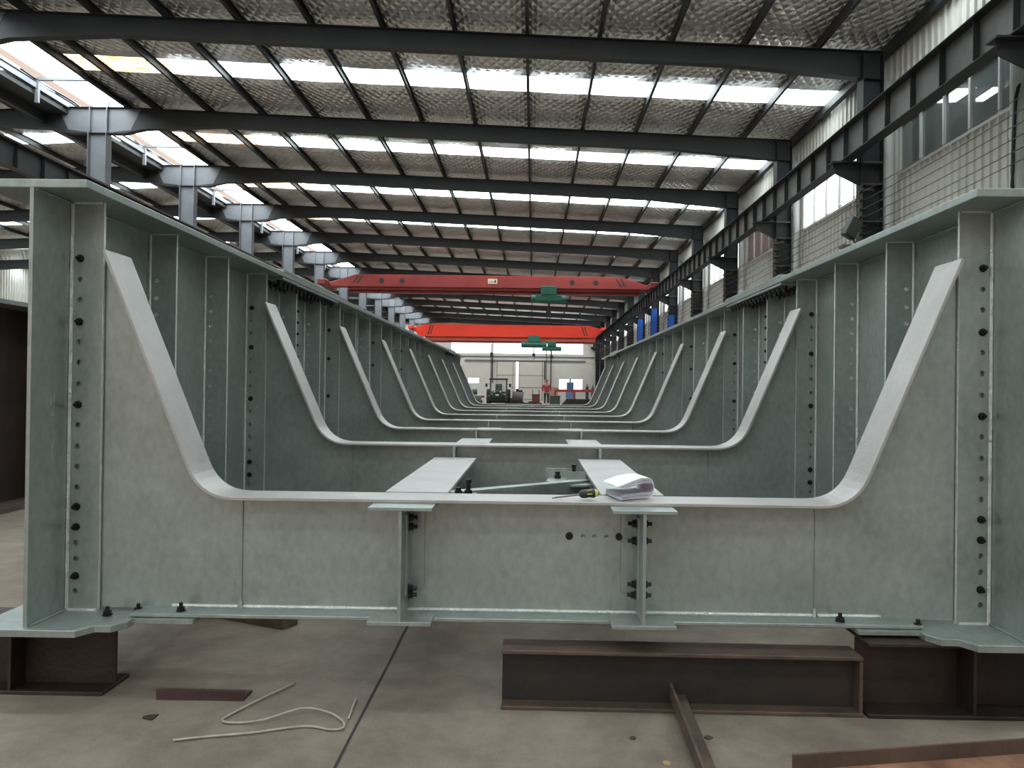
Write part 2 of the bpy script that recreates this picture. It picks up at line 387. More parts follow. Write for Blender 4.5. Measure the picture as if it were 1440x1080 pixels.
def fillet(tip, corner, end, t, n=7):
    tip = Vector(tip); corner = Vector(corner); end = Vector(end)
    a = corner + (tip - corner).normalized() * t; b = corner + (end - corner).normalized() * t
    out = [tip]
    for i in range(n + 1):
        q = i / n
        out.append(a * (1 - q) ** 2 + corner * 2 * q * (1 - q) + b * q * q)
    return out
def upath(zf, k):
    zt = 1.441 if k == 0 else 1.447
    tl, tr, cl, cr = (-1.392, 1.364, -1.068, 1.033) if k == 0 else (-1.414, 1.388, -1.092, 1.078)
    t = .105 if k == 0 else .12
    left = fillet((tl, zt), (cl, zf), (0, zf), t)
    right = list(reversed(fillet((tr, zt), (cr, zf), (0, zf), t)))
    return left + right
frames = []
for k, yf in enumerate(FRAMES):
    zf = FZ[k]
    P = upath(zf, k)
    edge = [(p.x, p.y) for p in P]
    bm = B()
    ol = [(CX - 1.505, .262), (CX + 1.505, .262), (CX + 1.505, 1.43), (edge[-1][0], 1.43)] + [(p[0], p[1] - .008) for p in edge[::-1]] + [(edge[0][0], 1.43), (CX - 1.505, 1.43)]
    ol = [p for i, p in enumerate(ol) if i == 0 or (Vector(p) - Vector(ol[i - 1])).length > 1e-4]
    hs = []
    if k == 0: hs = [circ(x_, .521, .0075, 8) for x_ in (.17, .208, .247)]
    hs += [circ(CX + s * (WX - .038), z, .0085, 8) for s in (-1, 1) for z in ()]
    prism(bm, ol, yf, yf + .010, 'y', holes=hs)
    fr = part('cross_frame', bm, GALV, bridge); frames.append(fr)
    # bent edge flange
    n = len(P); bm = B(); th = .011
    nor = []
    for i in range(n):
        dd = (P[min(i + 1, n - 1)] - P[max(i - 1, 0)]).normalized(); nor.append(Vector((-dd.y, dd.x)))
    rings = []
    for i in range(n):
        inn = P[i]; out = P[i] - nor[i] * th
        rings.append([bm.verts.new(v) for v in ((inn.x, yf - .08, inn.y), (inn.x, yf + .085, inn.y), (out.x, yf + .085, out.y), (out.x, yf - .08, out.y))])
    for a, b in zip(rings, rings[1:]):
        for j in range(4): bm.faces.new((a[j], a[(j + 1) % 4], b[(j + 1) % 4], b[j]))
    bm.faces.new(rings[0]); bm.faces.new(rings[-1][::-1])
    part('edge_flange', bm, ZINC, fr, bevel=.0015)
    bm = B(); box(bm, CX - 1.27, CX + 1.27, yf - .085, yf + .095, .256, .268)
    part('bottom_flange', bm, GALV, fr, bevel=.002)
    bm = B()
    tube(bm, [(CX - 1.17, yf - .003, .272), (CX + 1.17, yf - .003, .272)], .006, 6)
    part('weld_bead', bm, WELD, fr)
    bm = B()
    for xx in (-.962, .935):
        tube(bm, [(xx, yf - .001, .27), (xx, yf - .001, zf - .02)], .0045, 6)
        cyl(bm, (xx, yf - .001, .268), (xx, yf - .001, .295), .014, .006, 8)
    part('weld_seam', bm, GALV, fr)
    # bolts into the girder stiffeners
    for s in (-1, 1):
        for z in (HZ_B if k < 2 else HZ_B[:4:2] + HZ_B[1:2]):
            BOLTS.append((yf - .015, fr, (CX + s * (WX - .038), yf - .015, z), (0, -1, 0)))
    if k == 0:
        for xx in (.125, .29):
            BOLTS.append((yf, fr, (xx, yf, .521), (0, -1, 0)))
        for (xx, yy) in ((-1.37, 2.49), (-1.29, 2.53), (-1.14, 2.51), (1.24, 2.49), (1.0, 2.51)):
            BOLTS.append((yy, fr, (xx, yy, .2575 if abs(xx) > 1.2 else .268), (0, 0, 1)))
    # stringer stubs on the front of each frame
    for xs in (-.408, .350):
        if k == 0:
            st = part('stringer_stub', (lambda b: (box(b, xs - .005, xs + .005, yf - .17, yf, .280, zf - .022), b)[1])(B()), GALV, fr)
            bm = B(); box(bm, xs - .10, xs + .10, yf - .175, yf - .03, zf - .022, zf - .0112)
            part('stub_flange', bm, GALV, st, bevel=.001)
            bm = B(); box(bm, xs - .10, xs + .10, yf - .175, yf - .086, .268, .280)
            part('stub_flange', bm, GALV, st, bevel=.001)
            sd = 1 if xs < 0 else -1
            bm = B()
            xa = xs + sd * .005
            box(bm, *sorted((xa, xa + sd * .007)), yf - .10, yf, .34, .60)
            box(bm, *sorted((xa, xa + sd * .05)), yf - .007, yf, .34, .60)
            part('clip_angle', bm, GALV, st, bevel=.001)
            if xs > 0:
                bm = B(); box(bm, xs + .005, xs + .011, yf - .10, yf, .30, .60); box(bm, xs + .005, xs + .03, yf - .006, yf, .30, .60)
                part('clip_angle', bm, GALV, st, bevel=.001)
            zs = (.575, .52, .38, .345) if xs > 0 else (.585, .555, .355, .335)
            for z in zs:
                BOLTS.append((yf - .07, fr, (xa + sd * .007, yf - .06, z), (sd, 0, 0)))
                if xs > 0: BOLTS.append((yf - .07, fr, (xs + .011, yf - .06, z), (1, 0, 0)))
        else:
            bm = B(); box(bm, xs - .006, xs + .006, yf - .12, yf, .30, zf - .0115)
            part('stub_web', bm, GALV, fr)
# stringers between frames
for k in range(len(FRAMES) - 1):
    ya, yb = FRAMES[k] + .095, FRAMES[k + 1] - .13
    zt = .647
    for xs in (-.397, .344):
        bm = B(); box(bm, xs - .004, xs + .004, ya if k else ya, yb, .30, zt - .012)
        st = part('stringer', bm, GALV, bridge)
        bm = B(); box(bm, xs - .108, xs + .108, ya - (.008 if k else .0), yb, zt - .012, zt)
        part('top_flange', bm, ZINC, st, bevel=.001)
        bm = B(); box(bm, xs - .1, xs + .1, ya, yb, .288, .30)
        part('bottom_flange', bm, GALV, st)
# diagonal bracing seen through the first bay
def bar(name, p0, p1, w, h, m, parent):
    p0 = Vector(p0); p1 = Vector(p1); dd = p1 - p0; ln = dd.length; dd.normalize()
    sd = dd.cross(Vector((0, 0, 1))).normalized(); up = sd.cross(dd)
    M = Matrix((( dd.x, sd.x, up.x, p0.x), (dd.y, sd.y, up.y, p0.y), (dd.z, sd.z, up.z, p0.z), (0, 0, 0, 1)))
    bm = B(); box(bm, 0, ln, -w / 2, w / 2, -.003, .004, M); box(bm, 0, ln, w / 2 - .006, w / 2, -h, -.003, M)
    return part(name, bm, m, parent, bevel=.001)
br = bar('brace_bar', (-.30, 2.74, .634), (.225, 3.30, .618), .050, .045, GALV, bridge)
bm = B(); prism(bm, [(.06, 3.32), (.16, 3.18), (.335, 3.2), (.335, 3.62), (.2, 3.62), (.08, 3.5)], .604, .612, 'z')
part('brace_gusset', bm, GALV, bridge)
bm = B(); prism(bm, [(-.39, 2.67), (-.2, 2.67), (-.2, 2.80), (-.29, 2.93), (-.39, 2.93)], .620, .628, 'z')
part('brace_gusset', bm, GALV, bridge)
bm = B(); box(bm, .06, .17, 3.46, 3.468, .612, .652); box(bm, .06, .17, 3.468, 3.52, .612, .62)
part('brace_angle', bm, GALV, bridge)
bm = B(); box(bm, .15, .23, 3.30, 3.345, .612, .619); box(bm, .15, .23, 3.34, 3.347, .612, .65)
part('brace_angle', bm, GALV, bridge)
pins = [(-.228, 2.76, .628, .052), (-.262, 2.74, .628, .026), (.112, 3.42, .612, .03), (.185, 3.44, .612, .06)]
for (a, b, c, h) in pins:
    bm = B(); cyl(bm, (a, b, c), (a, b, c + h), .0085, n=10); cyl(bm, (a, b, c), (a, b, c + .014), .0145, n=6)
    cyl(bm, (a, b, c + h - .012), (a, b, c + h), .011, n=6)
    part('bolt', bm, BOLT, bridge)

BOLTS.sort(key=lambda t: t[0])
LIM = 94
for (dp, par, p, dr) in BOLTS[:LIM]:
    bm = B(); bolt_bm(bm, p, dr); part('bolt', bm, BOLT, par)
rest = B()
for (dp, par, p, dr) in BOLTS[LIM:]:
    bolt_bm(rest, p, dr)
o = part('bolt', rest, BOLT, bridge); o['kind'] = 'stuff'
bridge.rotation_euler = (.0025, 0, 0)

# ------------------------------------------------------------------ things on and under the bridge
def ibeam(name, label, cat, x0, x1, yc, z0, h, wf, mweb, mfl, stiff=(), tf=.012, rz=0., group=None, wside=1.):
    t = empty(name, ((x0 + x1) / 2, yc, z0)); L = (x1 - x0) / 2
    tag(t, label, cat, group)
    bm = B(); box(bm, -L, L, -.005, .005, tf, h - tf); obj('web', bm, mweb, t)
    for z in (0, h - tf):
        bm = B(); box(bm, -L, L, -wf / 2, wf / 2, z, z + tf); obj('flange', bm, mfl, t, bevel=.002)
    for xs in stiff:
        bm = B(); box(bm, xs - (x0 + x1) / 2 - .005, xs - (x0 + x1) / 2 + .005, -wf / 2 + .004, wf / 2 - .004, tf, h - tf)
        obj('stiffener', bm, mfl, t)
    t.rotation_euler = (0, 0, rz); return t
SH = .2325
ibeam('support_block', 'short dark rusty steel beam block under the left girder end', 'steel beam', -2.35, -1.375, 2.56, 0, SH, .17, RUST, RUST, (-1.68,))
ibeam('support_block', 'dark rusty steel beam block under the right girder end, reaching the right edge', 'steel beam', 1.048, 2.5, 2.51, 0, SH, .21, RUST, RUST, (1.378, 2.2))
for s, txt in ((-1, 'left'), (1, 'right')):
    for yy in (7.5, 14.6):
        ibeam('support_block', 'dark steel beam block under the %s girder, %s' % (txt, 'midway along' if yy < 10 else 'at the far end'),
              'steel beam', CX + s * WX - .3, CX + s * WX + .3, yy, 0, SH + .0025 * (yy - 2.35) - .0, .17, RUST, RUST)
ibeam('long_beam', 'long dark steel I-beam lying on the floor below the right half of the crossbeam', 'steel beam', -.088, 1.036, 2.475, 0, .186, .115, MILL, RUSTB, (1.030,), rz=-.012)

def angle_iron(name, label, p0, p1, w, h, m1, yaw_off=0, th=.008):
    t = tag(obj(name, (lambda: (lambda bm: bm)(B()))(), m1), label, 'steel angle')
    bm = B(); p0 = Vector(p0); p1 = Vector(p1); dd = (p1 - p0); ln = dd.length; dd.normalize(); sd = Vector((0, 0, 1)).cross(dd).normalized(); up = dd.cross(sd)
    M = Matrix(((dd.x, sd.x, up.x, p0.x), (dd.y, sd.y, up.y, p0.y), (dd.z, sd.z, up.z, p0.z), (0, 0, 0, 1)))
    box(bm, 0, ln, 0, w, 0, th, M); box(bm, 0, ln, 0, th, th, h, M)
    bmesh.ops.recalc_face_normals(bm, faces=bm.faces); bm.to_mesh(t.data); bm.free(); return t
angle_iron('angle_iron', 'short reddish brown angle iron on the floor at lower left', (-1.19, 2.455, 0), (-.91, 2.455, 0), .075, .032, REDO)
# bar leaning from the long beam toward the camera
t = angle_iron('angle_iron', 'narrow grey angle iron running from the long dark beam to the bottom edge', (.445, 2.47, .032), (.43, 1.6, .006), .05, .045, RUSTB)
# big channel bottom right
def channel(name, label, p0, p1, w, h, m_out, m_in):
    t = empty(name, p0); tag(t, label, 'steel channel')
    dd = Vector(p1) - Vector(p0); ln = dd.length; a = math.atan2(dd.y, dd.x); t.rotation_euler = (0, 0, a)
    bm = B(); box(bm, 0, ln, -.008, 0, 0, h); obj('upright_leg', bm, m_out, t, bevel=.001)
    bm = B(); box(bm, 0, ln, -w, -.008, 0, .01); obj('flat_leg', bm, m_in, t, bevel=.001)
    return t
RUSTO = mat('orange rusted steel', (.20, .085, .045), .7, .1, .45, 6, .4, 60, col2=(.34, .17, .10))
channel('angle_steel', 'wide angle steel with orange rust lying in the bottom right corner', (.695, 2.055, 0), (2.1, 2.305, 0), .17, .05, RUSTB, RUSTO)

# chalk scribble on the inner face of the left girder
def chalk(strokes):
    bm = B()
    for st in strokes: tube(bm, [(CX - WX + .0066, 2.462 + a, b) for a, b in st], .0007, 5)
    return bm
part('chalk_mark', chalk([[(-.012, .935), (-.010, .955), (.004, .94), (.006, .965)], [(-.010, .90), (.006, .905), (.006, .925), (-.008, .92), (-.01, .90)],
    [(-.010, .87), (-.010, .89), (.006, .888), (.006, .868)], [(-.004, .85), (.004, .852)], [(-.010, .82), (.0, .80), (.008, .825)], [(.0, .80), (.0, .76)]]), mat('grey chalk', (.42, .44, .43), .9), girders[0])
# timber
bm = B(); box(bm, -.62, .0, -.045, .045, 0, .07)
o = obj('timber_block', bm, WOOD, bevel=.004); o.location = (-1.0, 3.22, 0); o.rotation_euler = (0, 0, -.42)
tag(o, 'weathered square timber lying on the floor behind the left crossbeam flange', 'timber')

# rope
def P3(lst): return [(a, b, c) for a, b, c in lst]
rp = [(-.79, 2.60, .006), (-.85, 2.47, .008), (-.90, 2.36, .006), (-.915, 2.30, .006), (-.87, 2.285, .006), (-.79, 2.30, .010), (-.70, 2.37, .016), (-.62, 2.36, .012),
      (-.56, 2.31, .008), (-.545, 2.265, .006), (-.58, 2.25, .006), (-.66, 2.27, .006), (-.80, 2.22, .006), (-.92, 2.19, .006), (-1.0, 2.165, .006)]
def smoothp(pts, n=5):
    pts = [Vector(p) for p in pts]; out = []
    for i in range(len(pts) - 1):
        p0 = pts[max(i - 1, 0)]; p1 = pts[i]; p2 = pts[i + 1]; p3 = pts[min(i + 2, len(pts) - 1)]
        for j in range(n):
            t = j / n
            out.append(.5 * ((2 * p1) + (-p0 + p2) * t + (2 * p0 - 5 * p1 + 4 * p2 - p3) * t * t + (-p0 + 3 * p1 - 3 * p2 + p3) * t ** 3))
    out.append(pts[-1]); return out
bm = B(); tube(bm, smoothp(rp), .0032, 6)
tag(obj('rope', bm, ROPE, smooth=True), 'pale frayed cord curled on the concrete at lower left', 'rope')
bm = B(); tube(bm, smoothp([(-.545, 2.33, .004), (-.55, 2.42, .012), (-.555, 2.48, .004)]), .0035, 6)
tag(obj('rope', bm, ROPE, smooth=True), 'small loose strand of pale cord lying past the curl of the longer cord', 'rope')
def chip(name, label, x_, y_, r, m, cat):
    bm = B(); pts = [(r * random.uniform(.6, 1.2) * math.cos(a * 2 * PI / 7), r * random.uniform(.6, 1.2) * math.sin(a * 2 * PI / 7)) for a in range(7)]
    prism(bm, pts, 0, .004, 'z'); o = obj(name, bm, m); o.location = (x_, y_, .0005); tag(o, label, cat); return o
chip('leaf', 'small yellow dry leaf on the floor in front of the long dark beam', .37, 2.09, .014, STRAW, 'leaf')
chip('debris_chip', 'dark chip of debris on the floor below the reddish angle iron', -1.14, 2.32, .022, REDO, 'debris')
chip('debris_chip', 'dark crumb of debris left of the narrow angle iron', .30, 2.24, .012, RUSTB, 'debris')
chip('debris_chip', 'grey crumb of debris right of the narrow angle iron', .52, 2.25, .012, RUSTB, 'debris')

# screwdriver on the first crossbeam flange
ZF1 = .6455
sd = empty('screwdriver', (.12, 2.53, ZF1 + .0005)); tag(sd, 'screwdriver with black and yellow handle lying on the crossbeam flange', 'screwdriver')
sd.rotation_euler = (0, -.06, .12)
bm = B(); cyl(bm, (-.045, 0, .0095), (.045, 0, .014), .0030, n=10); prism(bm, [(-.055, -.003), (-.044, -.003), (-.044, .003), (-.055, .003)], .007, .0105, 'z')
obj('shaft', bm, CHROME, sd)
bm = B()
prof = [(.036, .007), (.042, .0125), (.05, .0145), (.07, .014), (.083, .0155), (.087, .0145)]
rr = [bm.verts.new((a, r * math.cos(q * PI / 6), .0155 + r * math.sin(q * PI / 6))) for a, r in prof for q in range(12)]
for i in range(len(prof) - 1):
    for q in range(12): bm.faces.new((rr[i * 12 + q], rr[i * 12 + (q + 1) % 12], rr[(i + 1) * 12 + (q + 1) % 12], rr[(i + 1) * 12 + q]))
bm.faces.new([rr[q] for q in range(12)][::-1]); bm.faces.new([rr[(len(prof) - 1) * 12 + q] for q in range(12)])
obj('handle', bm, BLK, sd)
bm = B(); cyl(bm, (.087, 0, .0155), (.097, 0, .0155), .0145, .010, 12)
for q in range(6):
    a = q * PI / 3; box(bm, .06, .088, .0135 * math.cos(a) - .0012, .0135 * math.cos(a) + .0012, .0155 + .0135 * math.sin(a) - .0012, .0155 + .0135 * math.sin(a) + .0012)
obj('handle_cap', bm, YEL, sd)

# folded drawings
pp = empty('folded_papers', (.325, 2.625, ZF1 + .0045)); tag(pp, 'thick folded sheaf of white drawings resting on the right stringer', 'papers')
def sheet(off, m, w=.20, w0=-.1, skew=0., lip=1.):
    # profile in XZ: a sheet folded over itself with a round loop on the right
    pts = []
    r = .016 + off
    zc = .018
    pts.append((-.07 - .02 * off * 60, zc - r + .0005))
    pts.append((0., zc - r))
    for i in range(9):
        a = -PI / 2 + PI * i / 8
        pts.append((.062 + r * math.cos(a) * 1.15, zc + r * math.sin(a)))
    pts.append((.03, zc + r * 1.05)); pts.append((-.02, zc + r * .9)); pts.append((-.06 * lip, zc + r * .35 ))
    th = .0012
    bm = B()
    V = []
    for q in (0, .5, 1):
        yy = w0 + w * q
        V.append([[bm.verts.new((a + skew * (yy), yy + .10 * (-.35 if a < 0 else 0) * (1 - q), b + dz)) for a, b in pts] for dz in (0, th)])
    for q in range(2):
        A = V[q]; C = V[q + 1]
        for l in (0, 1):
            for i in range(len(pts) - 1): bm.faces.new((A[l][i], A[l][i + 1], C[l][i + 1], C[l][i]))
    for e in (0, 2):
        for i in range(len(pts) - 1): bm.faces.new((V[e][0][i], V[e][0][i + 1], V[e][1][i + 1], V[e][1][i]))
    return obj('sheet', bm, m, pp, smooth=False)
for i, o_ in enumerate((0, .0022, .0044, .0066, .0088)):
    sheet(o_ - .006, PAPER if i in (1, 3, 4) else PAPE2, .19, -.10, .12 + .02 * i, 1 + .1 * i)
pp.rotation_euler = (0, 0, .42); pp.scale = (.92, .72, 1.7)

# ------------------------------------------------------------------ building
BY = [17.1 + 6 * k for k in range(-6, 13)]          # bays; camera stands in the third
def ztop(X):                                         # rafter top
    return 9.415 - .0405 * abs(X + 13.2)
XR = 7.95; XL = -34.2; YB = BY[0] - .5; YF = BY[-1] + .3
# floor
bm = B(); box(bm, XL - .5, XR + .5, YB, YF + .5, -.2, 0); struct('floor', bm, CONC)
# joints in the floor: along the hall with a bay grid
def jbox(p0, p1, w):
    bm = B(); p0 = Vector((*p0, 0)); p1 = Vector((*p1, 0)); dd = (p1 - p0).normalized(); n_ = Vector((-dd.y, dd.x, 0)) * w / 2
    k = 40; A = []
    for i in range(k + 1):
        p = p0.lerp(p1, i / k) + n_.normalized() * random.uniform(-.004, .004); ww = random.uniform(.6, 1.3)
        A.append((bm.verts.new(p + n_ * ww + Vector((0, 0, .0012))), bm.verts.new(p - n_ * ww + Vector((0, 0, .0012)))))
    for a, b in zip(A, A[1:]): bm.faces.new((a[0], a[1], b[1], b[0]))
    return bm
struct('trim_1', jbox((-.505, 1.6), (-.585, 14), .010), JOINT)
struct('trim_2', jbox((-5, 6.2), (5, 6.2), .010), JOINT)

# right wall: ribbed cladding with windows
def cladding(x0, y0, y1, z0, z1, bm, pitch=.25, depth=.045, axis='y', sgn=-1):
    prof = [(0, 0), (.15, 0), (.165, 1), (.205, 1), (.22, 0)]
    pts = []; y = y0
    while y < y1:
        for a, b in prof:
            if y + a < y1: pts.append((y + a, b * depth))
        y += pitch
    pts.append((y1, 0))
    V = [[bm.verts.new(((x0 + sgn * b), a, z) if axis == 'y' else (a, x0 + sgn * b, z)) for a, b in pts] for z in (z0, z1)]
    for i in range(len(pts) - 1): bm.faces.new((V[0][i], V[0][i + 1], V[1][i + 1], V[1][i]))
WZ0, WZ1 = 5.80, 6.93
bm = B(); cladding(XR, YB, YF, 0, WZ0, bm); cladding(XR, YB, YF, WZ1, 8.9, bm)
for y in BY:
    cladding(XR, y - .25, y + .35, WZ0, WZ1, bm)
box(bm, XR + .02, XR + .08, YB, YF, 0, WZ0 - .02); box(bm, XR + .02, XR + .08, YB, YF, WZ1 + .02, 9.0)
struct('wall_right', bm, CLAD)
wn = 1
for i in range(2, len(BY) - 1):
    a, b = BY[i] + .35, BY[i + 1] - .25
    bm = B()
    box(bm, XR - .05, XR + .06, a, b, WZ0, WZ0 + .06); box(bm, XR - .05, XR + .06, a, b, WZ1 - .06, WZ1)
    n = 6
    for j in range(n + 1):
        yy = a + (b - a) * j / n; w = .05 if j not in (0, 3, n) else .07
        box(bm, XR - .05, XR + .06, max(a, yy - w / 2), min(b, yy + w / 2), WZ0 + .06, WZ1 - .06)
    for j in range(n):
        yy = a + (b - a) * (j + .5) / n
    w_ = struct('window_%d' % wn, bm, ALU)
    bm = B(); box(bm, XR, XR + .006, a, b, WZ0 + .03, WZ1 - .03)
    g = obj('pane', bm, {4: GLASD, 5: GLASD, 7: GLASR}.get(i, WINL), w_)
    wn += 1
# building outside the nearest window keeps it dim
bm = B(); box(bm, XR + 1.6, XR + 2, BY[2], BY[6] + .4, 0, 9); struct('wall_outside', bm, mat('grey render of next building', (.20, .22, .21), .8, 0, .1, .5))
bm = B(); box(bm, XR + 2.5, XR + 3, BY[7], BY[8] + 1.0, 0, 7.2); struct('wall_outside_brick', bm, mat('pink brick of far building', (.55, .30, .25), .8, 0, .1, .5))

# left wall far away
bm = B(); cladding(XL, YB, YF, 0, 8.9, bm, sgn=1); box(bm, XL - .08, XL - .02, YB, YF, 0, 9); struct('wall_left', bm, CLAD)
# end wall with window band, door and small windows
bm = B()
holes = [[(-9.6, 5.25), (5.72, 5.25), (5.72, 7.2), (-9.6, 7.2)],
         [(-2.07, 0.02), (-1.74, 0.02), (-1.74, 4.35), (-2.07, 4.35)],
         [(-7.6, 1.55), (-6.3, 1.55), (-6.3, 2.45), (-7.6, 2.45)],
         [(2.95, 1.15), (5.7, 1.15), (5.7, 2.45), (2.95, 2.45)]]
prism(bm, [(XL, 0), (XR, 0), (XR, 8.9), (-13.2, 9.7), (XL, 8.9)], YF, YF + .2, 'y', holes=holes)
struct('wall_far', bm, WALLW)
for (x0, x1, z0, z1, n) in ((-9.6, 5.72, 5.25, 7.2, 8), (-7.6, -6.3, 1.55, 2.45, 1), (2.95, 5.7, 1.15, 2.45, 2)):
    bm = B(); t = .05
    box(bm, x0, x1, YF + .02, YF + .12, z0, z0 + t); box(bm, x0, x1, YF + .02, YF + .12, z1 - t, z1)
    for j in range(n + 1):
        xx = x0 + (x1 - x0) * j / n; box(bm, max(x0, xx - t / 2), min(x1, xx + t / 2), YF + .02, YF + .12, z0 + t, z1 - t)
    w_ = struct('window_%d' % wn, bm, ALU); wn += 1
    bm = B(); box(bm, x0, x1, YF + .07, YF + .075, z0, z1); obj('pane', bm, WINL, w_)
bm = B(); box(bm, -2.07, -1.74, YF + .09, YF + .1, .02, 4.35); struct('window_%d' % wn, bm, WINL); wn += 1  # not a window: added glowing sheet for daylight in the gap between door leaves
# sliding door leaves and rails on end wall
for q, (x0, x1) in enumerate(((-4.3, -2.07), (-1.74, 1.35))):
    bm = B(); box(bm, x0, x1, YF - .08, YF - .01, .03, 4.35)
    dr = struct('door_%d' % (q + 1), bm, DOORM)
    bm = B()
    for z in (1.35, 2.75): box(bm, x0, x1, YF - .1, YF - .08, z, z + .06)
    for xx in ((x0 + .05), (x1 - .35), (x1 - .06)): box(bm, xx, xx + .05, YF - .1, YF - .08, .03, 4.35)
    obj('door_rail', bm, HAUN, dr)
bm = B(); box(bm, -8, 6, YF - .14, YF - .002, 4.4, 4.55); box(bm, -9.6, XR, YF - .1, YF - .002, 4.9, 5.0); struct('trim_3', bm, HAUN)
bm = B()
for xx in (-4.75, 2.0): box(bm, xx - .06, xx + .06, YF - .3, YF - .15, 0, 9.0)
struct('trim_4', bm, FRAMEG)
bm = B()
for xx in (1.3,): box(bm, xx - .07, xx + .07, YF - .25, YF - .15, 2.3, 4.4)
struct('trim_5', bm, FRAMEG)

# roof sheets with skylight gaps
def sheet_roof(x0, x1, bm, ya, yb, sag=0.):
    nx = max(1, int(round((x1 - x0) / .2))) if sag else 1
    ny = max(1, int(round((yb - ya) / .5))) if sag else 1
    G = []
    rnd = random.Random(int(ya * 10))
    wob = [[rnd.uniform(-1, 1) for _ in range(ny + 1)] for _ in range(40)]
    for l in (0, 1):
        rows = []
        for i in range(nx + 1):
            X = x0 + (x1 - x0) * i / nx; row = []
            for k in range(ny + 1):
                u = (X - PX_[0]) / 1.614
                a = abs(math.sin(PI * u)) if sag else 0
                edge = 1 if 0 < k < ny else .3
                q = wob[int(u) % 40][k]
                row.append(bm.verts.new((X, ya + (yb - ya) * k / ny, ztop(X) + .215 + l * .05 + sag * (a * (.6 + .4 * q) * edge + .0))))
            rows.append(row)
        G.append(rows)
    for l in (0, 1):
        for i in range(nx):
            for k in range(ny):
                q = [G[l][i][k], G[l][i + 1][k], G[l][i + 1][k + 1], G[l][i][k + 1]]
                f = bm.faces.new(q if l else q[::-1]); f.smooth = True
    for i in range(nx):
        for k in (0, ny): bm.faces.new((G[0][i][k], G[0][i + 1][k], G[1][i + 1][k], G[1][i][k]))
    for k in range(ny):
        for i in (0, nx): bm.faces.new((G[0][i][k], G[0][i][k + 1], G[1][i][k + 1], G[1][i][k]))
PX_ = [-.27 * 1.02 + 1.59 * 1.015 * k for k in range(-7, 6)]
XG0, XG1 = -14.1, -12.42         # ridge light gap
SW = .5
bmR = B(); bmL = B()
ys = [YB] + [v for y in BY[:-1] for v in (y + 3.2 - SW, y + 3.2 + SW)] + [YF]
for i in range(0, len(ys), 2):
    sheet_roof(XG1, XR, bmR, ys[i], ys[i + 1], -.07); sheet_roof(XL, XG0, bmL, ys[i], ys[i + 1], -.07)
struct('ceiling', bmR, FOIL); struct('ceiling_neighbour', bmL, FOIL)
for i, y in enumerate(BY[:-1]):
    bm = B(); sheet_roof(-9.7 if i >= 6 else XG1, XR, bm, y + 3.2 - SW, y + 3.2 + SW)
    struct('window_%d' % wn, bm, SKYL); wn += 1
    if i >= 6:
        bm = B(); sheet_roof(XG1, -9.7, bm, y + 3.2 - SW, y + 3.2 + SW); struct('window_%d' % wn, bm, SKYS); wn += 1
    bm = B(); sheet_roof(XL, XG0, bm, y + 3.2 - SW, y + 3.2 + SW); struct('window_%d' % wn, bm, SKYL); wn += 1
# ridge light: glazing and its white bars
bm = B(); sheet_roof(XG0, XG1, bm, YB, YF); bmesh.ops.translate(bm, verts=bm.verts, vec=(0, 0, .25)); rl = struct('window_%d' % wn, bm, SKYL); wn += 1
bm = B()
for y in BY:
    for dy in (1.6, 4.4):
        box(bm, XG0, XG1, y + dy, y + dy + .08, 9.58, 9.66); box(bm, XG0 - .05, XG0 + .05, y + dy, y + dy + .08, 8.95, 9.6)
box(bm, XG0 - .06, XG0 + .02, YB, YF, 9.35, 9.5); box(bm, XG0 - .06, XG0 + .0, YB, YF, 9.56, 9.64)
struct('trim_6', bm, HAUN)
bm = B(); box(bm, XG0 - .75, XG0 - .06, YB, YF, 9.18, 9.3); box(bm, XG0 - .85, XG0 - .7, YB, YF, 8.9, 9.2)
struct('trim_7', bm, PURL)

# purlins
PX_ = [-.27 * 1.02 + 1.59 * 1.015 * k for k in range(-7, 6)]
names = ['first', 'second', 'third', 'fourth', 'fifth', 'sixth', 'seventh', 'eighth', 'ninth', 'tenth', 'eleventh', 'twelfth', 'thirteenth', 'fourteenth', 'fifteenth']
def cprof(X, d=.2, w=.07):
    z = ztop(X); return [(X, z), (X + w, z), (X + w, z + .02), (X + .012, z + .02), (X + .012, z + d - .012), (X + w, z + d - .012), (X + w, z + d), (X, z + d)]
allp = [-12.42] + PX_ + [7.72]
for i, X in enumerate(reversed(allp)):
    bm = B(); prism(bm, cprof(X, .213, .075 if X > -12 else .1), YB, YF, 'y')
    tag(obj('roof_purlin', bm, PURL), 'long thin dark roof purlin of the main hall, %s counted from the right wall' % names[i], 'purlin', 'purlins of the main hall roof')
for i, X in enumerate([-14.22 - 1.6 * k for k in range(9)]):
    bm = B(); prism(bm, cprof(X, .213, .075), YB, YF, 'y')
    tag(obj('roof_purlin', bm, PURL), 'long dark purlin of the neighbouring roof, %s to the left of the column row' % names[i], 'purlin', 'purlins of the neighbouring roof')

